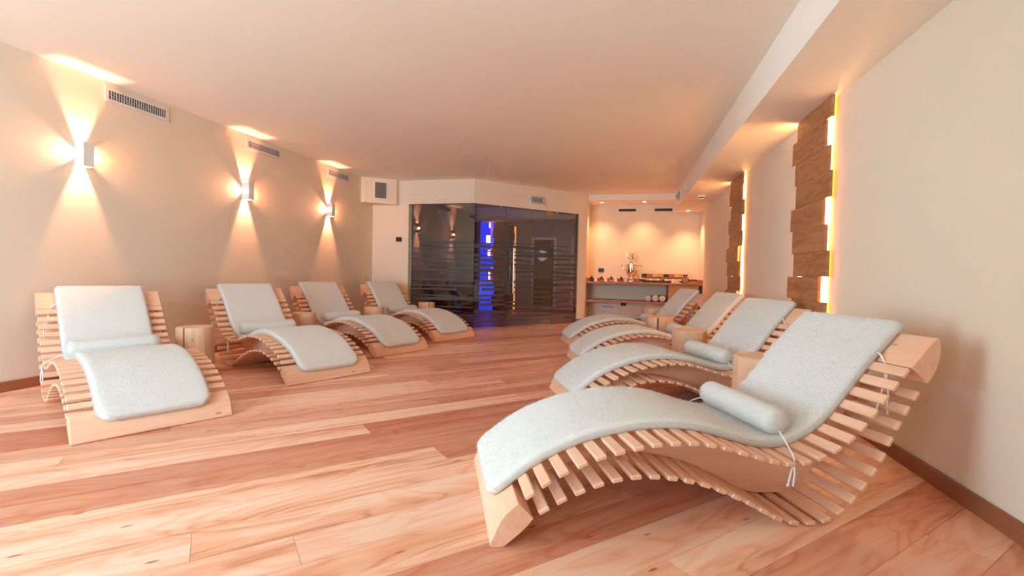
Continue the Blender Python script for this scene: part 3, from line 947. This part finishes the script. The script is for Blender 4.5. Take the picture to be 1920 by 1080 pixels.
for sg in (-1, 1):
    o = link('handle', tube_mesh('handle', [(0, 0, .62), (0, 0, 1.46)], .013, 12), 'steel', door, (seg2(.80)[0] - hx + sg * S2 * .055, seg2(.80)[1] - hy - sg * S2 * .055, 0))
    for z in (.72, 1.36):
        link('standoff', tube_mesh('standoff', [(0, 0, z), (-sg * S2 * .05, sg * S2 * .05, z)], .008, 8), 'steel', o)
for z in (.012, GZ - .085):
    link('hinge', box_mesh('hinge', -.17, .0, -.012, .012, z, z + .072, bevel=.002), 'brass', door, (0, 0, 0), (0, 0, PI / 4))

# ------------------------------------------------------------------ the room beyond the smoked glass
YE = 14.4
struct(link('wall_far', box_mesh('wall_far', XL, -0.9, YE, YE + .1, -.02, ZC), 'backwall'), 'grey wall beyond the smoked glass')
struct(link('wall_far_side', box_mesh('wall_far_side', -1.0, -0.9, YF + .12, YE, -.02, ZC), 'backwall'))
def far_door(name, xa, xb, label):
    d = struct(link(name, box_mesh(name, xa + .07, xb - .07, YE - .02, YE - .001, .01, 2.02), 'void'), label)
    link('door_frame', boxes_mesh('door_frame', [(xa, xa + .07, YE - .045, YE, 0, 2.1), (xb - .07, xb, YE - .045, YE, 0, 2.1), (xa + .07, xb - .07, YE - .045, YE, 2.02, 2.1)]), 'doorframe', d)
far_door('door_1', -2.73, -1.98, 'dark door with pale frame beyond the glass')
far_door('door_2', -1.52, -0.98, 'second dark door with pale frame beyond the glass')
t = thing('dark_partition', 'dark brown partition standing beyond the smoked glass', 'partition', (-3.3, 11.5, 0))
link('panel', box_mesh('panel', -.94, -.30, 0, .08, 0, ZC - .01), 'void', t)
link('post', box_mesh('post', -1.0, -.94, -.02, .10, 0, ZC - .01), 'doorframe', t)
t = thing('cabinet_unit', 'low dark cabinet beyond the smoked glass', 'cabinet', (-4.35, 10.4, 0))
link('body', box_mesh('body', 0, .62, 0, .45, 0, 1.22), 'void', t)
link('bar_handle', tube_mesh('bar_handle', [(.30, -.02, .35), (.30, -.02, 1.15)], .008, 8), 'steel', t)
t = thing('blue_light_panel', 'tall blue-lit stepped panel glowing beyond the smoked glass', 'light panel', (-3.56, 11.72, 0))
link('glow_sheet', box_mesh('glow_sheet', 0, .44, 0, .02, .02, 2.28), 'blueled', t)
for k, st in enumerate((.36, .33, .40, .35, .31, .38, .34, .30, .37, .33, .36)):
    link('board', box_mesh('board', st, st + .40, -.03, -.005, .02 + k * .205, .02 + (k + 1) * .205 - .004), 'panel', t)
t = thing('amber_panel_reflection', 'amber stand-in for the backlit panel reflected in the smoked glass', 'light panel', (-2.88, 12.6, 0))  # glowing strip and boards imitate the LED panel's reflection in the glass
link('reflection_strip', box_mesh('reflection_strip', .0, .05, .0, .02, .02, 2.25), emit('amber_reflected_glow', (1.0, .42, .06), 1.6), t)
for k, st in enumerate((.03, .045, .02, .05, .03, .05, .02, .045, .03, .05, .03)):
    link('board', box_mesh('board', -.42, -.42 + .40 + st - .01, -.03, -.005, .02 + k * .205, .02 + (k + 1) * .205 - .004), 'void', t)
l = bpy.data.lights.new('far_room_fill', 'POINT'); l.energy = 9; l.color = (.95, .88, .90); l.shadow_soft_size = .15  # added fill light without a fixture, brightens the room beyond the glass
o = bpy.data.objects.new('far_room_fill', l); COL.objects.link(o); o.location = (-2.2, 13.3, 1.5)

# ------------------------------------------------------------------ tea niche: counter, shelf, cabinet
CY0, CZ = 10.13, 0.855
t = thing('tea_counter', 'long brown wooden counter with upstand in the lit niche', 'counter', (-0.755, CY0, CZ))
cw = XR + .035 + .755
link('worktop', box_mesh('worktop', .002, cw - .002, 0, YF - CY0 - .002, -.04, 0, bevel=.002), 'counter', t)
link('upstand', boxes_mesh('upstand', [(.002, cw - .002, YF - CY0 - .02, YF - CY0 - .002, 0, .075)]), 'counter', t)
link('side_upstand', box_mesh('side_upstand', .002, .018, .02, YF - CY0 - .02, 0, .075), 'counter', t)
link('side_upstand', box_mesh('side_upstand', cw - .018, cw - .002, .0, YF - CY0 - .02, 0, .075), 'counter', t)
t = thing('wall_shelf', 'brown wooden shelf under the counter with rolled towels', 'shelf', (-0.753, CY0 + .03, .43))
link('board', box_mesh('board', 0, 1.65, 0, YF - CY0 - .034, -.0, .04, bevel=.002), 'counter', t)
t = thing('base_cabinet', 'honey-coloured wooden cabinet under the end of the counter', 'cabinet', (.90, CY0 + .03, 0))
link('body', box_mesh('body', 0, .63, .02, YF - CY0 - .034, .06, CZ - .042), 'cabinet', t)
link('door', box_mesh('door', .004, .57, .0, .019, .065, CZ - .05, bevel=.002), 'cabinet', t)
link('plinth', box_mesh('plinth', 0, .63, .05, YF - CY0 - .034, 0, .06), 'void', t)
link('filler_strip', box_mesh('filler_strip', .575, .63, .004, .02, .065, CZ - .05), 'void', t)

# samovar
SX, SY = .163, 10.42
t = thing('samovar', 'polished silver samovar with two handles on the tea counter', 'samovar', (SX, SY, CZ))
link('tray', lathe_mesh('tray', [(0, 0), (.135, 0), (.145, .010), (.138, .010), (.13, .005), (0, .005)], 32), 'chrome', t)
link('foot', lathe_mesh('foot', [(.075, .005), (.075, .02), (.05, .035), (.042, .07), (.055, .085), (.055, .10), (.048, .105)], 24), 'chrome', t)
body = link('body', lathe_mesh('body', [(.045, .10), (.07, .125), (.082, .16), (.09, .185), (.115, .20), (.118, .21), (.118, .36), (.124, .365), (.124, .375), (.10, .39), (.075, .41), (.05, .425), (.035, .43), (.03, .45), (.034, .47), (0, .47)], 32), 'chrome', t)
for sg in (-1, 1):
    link('handle', tube_mesh('handle', [(sg * .115, 0, .25), (sg * .15, 0, .255), (sg * .165, 0, .30), (sg * .18, 0, .335), (sg * .215, 0, .345)], [.012] * 6 * 4 + [.012], 8) if False else tube_mesh('handle', [(sg * .115, 0, .25), (sg * .15, 0, .255), (sg * .165, 0, .30), (sg * .18, 0, .335), (sg * .215, 0, .345)], .010, 8), 'chrome', t)
    link('lug', tube_mesh('lug', [(sg * .12, 0, .34), (sg * .135, 0, .36), (sg * .13, 0, .395)], .006, 8), 'chrome', t)
sp = link('tap', tube_mesh('tap', [(0, -.07, .15), (0, -.13, .15), (0, -.15, .135), (0, -.155, .11)], .009, 8), 'chrome', t)
link('key', tube_mesh('key', [(-.02, -.12, .185), (.02, -.12, .185)], .006, 8), 'chrome', sp)
link('power_cord', tube_mesh('power_cord', [(.08, .02, .18), (.13, .0, .15), (.165, -.02, .07), (.175, -.03, .012)], .006, 6), 'black', t)
t = thing('teapot', 'small silver teapot sitting on top of the samovar', 'teapot', (SX, SY, CZ + .47))
link('body', lathe_mesh('body', [(0, 0), (.03, 0), (.05, .015), (.062, .04), (.055, .06), (.035, .072), (.032, .085), (.05, .10), (.052, .115), (.04, .14), (.015, .152), (.012, .165), (.006, .172), (0, .174)], 28), 'chrome', t)
link('spout', tube_mesh('spout', [(-.05, 0, .03), (-.085, 0, .05), (-.10, 0, .10), (-.115, 0, .145)], .010, 8), 'chrome', t)
link('handle', tube_mesh('handle', [(.05, 0, .135), (.10, 0, .15), (.145, 0, .12), (.13, 0, .06), (.06, 0, .03)], .0045, 8), 'chrome', t)

# small bottles with cards
names_b = ('dark brown', 'orange-banded', 'yellow-banded', 'olive-banded')
bands = ('amber', 'orange', 'yellow', 'green')
where = ('nearest the niche corner', 'second from the niche corner', 'third from the niche corner', 'closest to the samovar')
for k in range(4):
    x = -.655 + k * .205
    t = thing('oil_bottle', 'small %s bottle on the counter, %s' % (names_b[k], where[k]), 'bottle', (x, 10.38, CZ), 0, 'small bottles on the counter')
    link('glass_body', lathe_mesh('glass_body', [(0, 0), (.030, 0), (.032, .006), (.032, .062), (.026, .074), (.016, .080), (.016, .088), (0, .088)], 20), 'amber', t)
    link('band', lathe_mesh('band', [(.0325, .012), (.033, .012), (.033, .045), (.0325, .045), (.0325, .012)], 20), bands[k], t)
    link('cap', lathe_mesh('cap', [(0, .086), (.019, .086), (.019, .108), (.015, .112), (0, .112)], 20), 'black', t)
    t = thing('tent_card', 'folded white card beside the %s bottle' % names_b[k], 'card', (x + .085, 10.36, CZ), .3, 'folded cards on the counter')
    bm = bmesh.new()
    add_prism(bm, [(-.035, 0), (-.032, 0), (0, .092), (.032, 0), (.035, 0), (.0015, .099), (-.0015, .099)], 0, -.028, .028)
    link('card', to_mesh(bm, 'card'), 'cream', t)
    link('print', box_mesh('print', -.02, .02, -.026, -.0245, .02, .05), 'pink', t, None, (-.33, 0, 0))

# tea boxes
def tea_box(x, label, cols):
    t = thing('tea_box', label, 'tea box', (x, 10.46, CZ), 0, 'tea boxes on the counter')
    link('tray', boxes_mesh('tray', [(0, .44, 0, .20, 0, .012), (0, .44, .19, .20, .012, .075), (0, .44, 0, .008, .012, .045), (0, .008, .008, .19, .012, .06), (.432, .44, .008, .19, .012, .06)]), 'black', t)
    lid = link('lid', box_mesh('lid', 0, .44, .19, .20, .076, .185), 'green', t)
    w = .44 / len(cols)
    for k, cmat in enumerate(cols):
        link('picture_label', box_mesh('picture_label', k * w + .003, (k + 1) * w - .003, .186, .1899, .125, .180), cmat, lid)
    for r in range(2):
        for k in range(6):
            me = box_mesh('sachet', -.030, .030, -.012, .012, 0, .068, bevel=.003)
            link('sachet', me, ('cream', 'pink', 'cream', 'yellow', 'cream', 'red')[(k + r * 2) % 6], t, (.045 + k * .070, .05 + r * .07, .013), (-.22, 0, 0))
    return t
tea_box(.385, 'open tea sachet box with fruit pictures, beside the samovar', ('void', 'red', 'yellow', 'orange'))
tea_box(.832, 'open tea sachet box with fruit pictures, beside the glass jug', ('void', 'red', 'yellow', 'orange'))
t = thing('footed_bowl', 'small glass footed bowl of sugar in front of the tea box', 'bowl', (.395, 10.30, CZ))
link('bowl', lathe_mesh('bowl', [(0, 0), (.035, 0), (.035, .006), (.008, .012), (.008, .03), (.04, .04), (.062, .07), (.058, .07), (.036, .046), (0, .038)], 24), 'clear', t)
link('sugar', lathe_mesh('sugar', [(0, .042), (.036, .048), (.052, .066), (.03, .078), (0, .082)], 20), 'pink', t)
t = thing('glass_jug', 'round glass jug with stopper beside the tea boxes', 'jug', (1.235, 10.34, CZ))
link('body', lathe_mesh('body', [(0, 0), (.05, 0), (.072, .03), (.078, .06), (.066, .095), (.036, .12), (.033, .145), (.046, .16), (.042, .16), (.03, .146), (.032, .12), (.06, .09), (.07, .06), (.064, .03), (0, .008)], 28), 'clear', t)
link('stopper', lathe_mesh('stopper', [(0, .15), (.028, .15), (.052, .172), (.056, .18), (0, .184)], 24), 'red', t)
link('contents', lathe_mesh('contents', [(0, .01), (.055, .012), (.066, .04), (.068, .06), (0, .062)], 24), 'pink', t)
t = thing('spoon_rest', 'folded white napkin with spoons in front of the tea box', 'napkin', (1.05, 10.24, CZ))
bm = bmesh.new(); add_prism(bm, [(-.09, 0), (.11, 0), (.105, .008), (.07, .022), (.03, .044), (-.03, .05), (-.075, .046), (-.09, .03)], 1, -.06, .06)
link('cloth', to_mesh(bm, 'cloth'), 'cream', t)
gx = (1.30, 1.355, 1.41, 1.465)
gl = ('nearest the glass jug', 'second from the glass jug', 'third from the glass jug', 'nearest the side wall')
for k in range(4):
    t = thing('tea_glass', 'upturned clear tea glass at the back, ' + gl[k], 'glass', (gx[k], 10.62, CZ), 0, 'upturned tea glasses')
    link('wall', lathe_mesh('wall', [(.022, 0), (.026, 0), (.021, .088), (0, .092), (0, .084), (.017, .082), (.022, 0)], 20), 'clear', t)
    link('base_disc', lathe_mesh('base_disc', [(0, .0925), (.014, .0925), (.014, .096), (0, .096)], 16), 'cream', t)
t = thing('wooden_tray', 'low wooden tray with arched handle at the counter end', 'tray', (1.39, 10.30, CZ))
link('base', box_mesh('base', -.13, .13, -.07, .10, 0, .010, bevel=.003), 'cabinet', t)
bm = bmesh.new(); add_prism(bm, [(-.13, .0), (.13, .0), (.11, .022), (.06, .040), (0, .047), (-.06, .040), (-.11, .022)], 1, -.082, -.070)
link('arched_rail', to_mesh(bm, 'arched_rail'), 'cabinet', t)
bm = bmesh.new(); add_prism(bm, [(-.13, .0), (.13, .0), (.11, .022), (.06, .040), (0, .047), (-.06, .040), (-.11, .022)], 1, .100, .112)
link('arched_rail', to_mesh(bm, 'arched_rail'), 'cabinet', t)

# rolled towels and magazines on the shelf
def rolled_towel(x, label, r):
    t = thing('rolled_towel', label, 'towel', (x, 10.22, .47 + r), 0, 'rolled towels on the shelf')
    bm = bmesh.new()
    prof = [(0, 0), (r * .8, -.0), (r * .97, .012), (r, .03), (r, .27), (r * .97, .29), (r * .8, .3), (0, .3)]
    add_lathe(bm, prof, 24); bmesh.ops.rotate(bm, matrix=Matrix.Rotation(-PI / 2, 3, 'X'), verts=bm.verts)
    link('roll', to_mesh(bm, 'roll', True, math.radians(50)), 'towel', t)
    pts = []
    for k in range(40):
        q = k / 39; a = q * 5 * PI
        pts.append(((r * .9 - .0) * (.12 + .88 * q) * math.cos(a), -.003, (r * .9) * (.12 + .88 * q) * math.sin(a)))
    bm = bmesh.new(); add_tube(bm, pts, .0055, 6)
    link('coil_edge', to_mesh(bm, 'coil_edge', True), 'towel', t)
rolled_towel(.515, 'rolled cream towel farthest from the cabinet', .062)
rolled_towel(.655, 'rolled cream towel in the middle of the three', .068)
rolled_towel(.795, 'rolled cream towel against the cabinet', .066)
for x, w, rz, lab in ((-.66, .16, .05, 'dark magazine lying at the corner end of the shelf'), (-.40, .26, -.1, 'grey magazine lying open on the shelf'), (-.10, .30, .12, 'dark magazine lying nearest the towels')):
    t = thing('magazine', lab, 'magazine', (x, 10.34, .4705), rz, 'magazines on the shelf')
    link('pages', box_mesh('pages', -w / 2, w / 2, -.10, .10, 0, .008), 'cream', t)
    link('cover', box_mesh('cover', -w / 2 - .003, w / 2 + .003, -.103, .103, .008, .011), 'darkpaper', t)
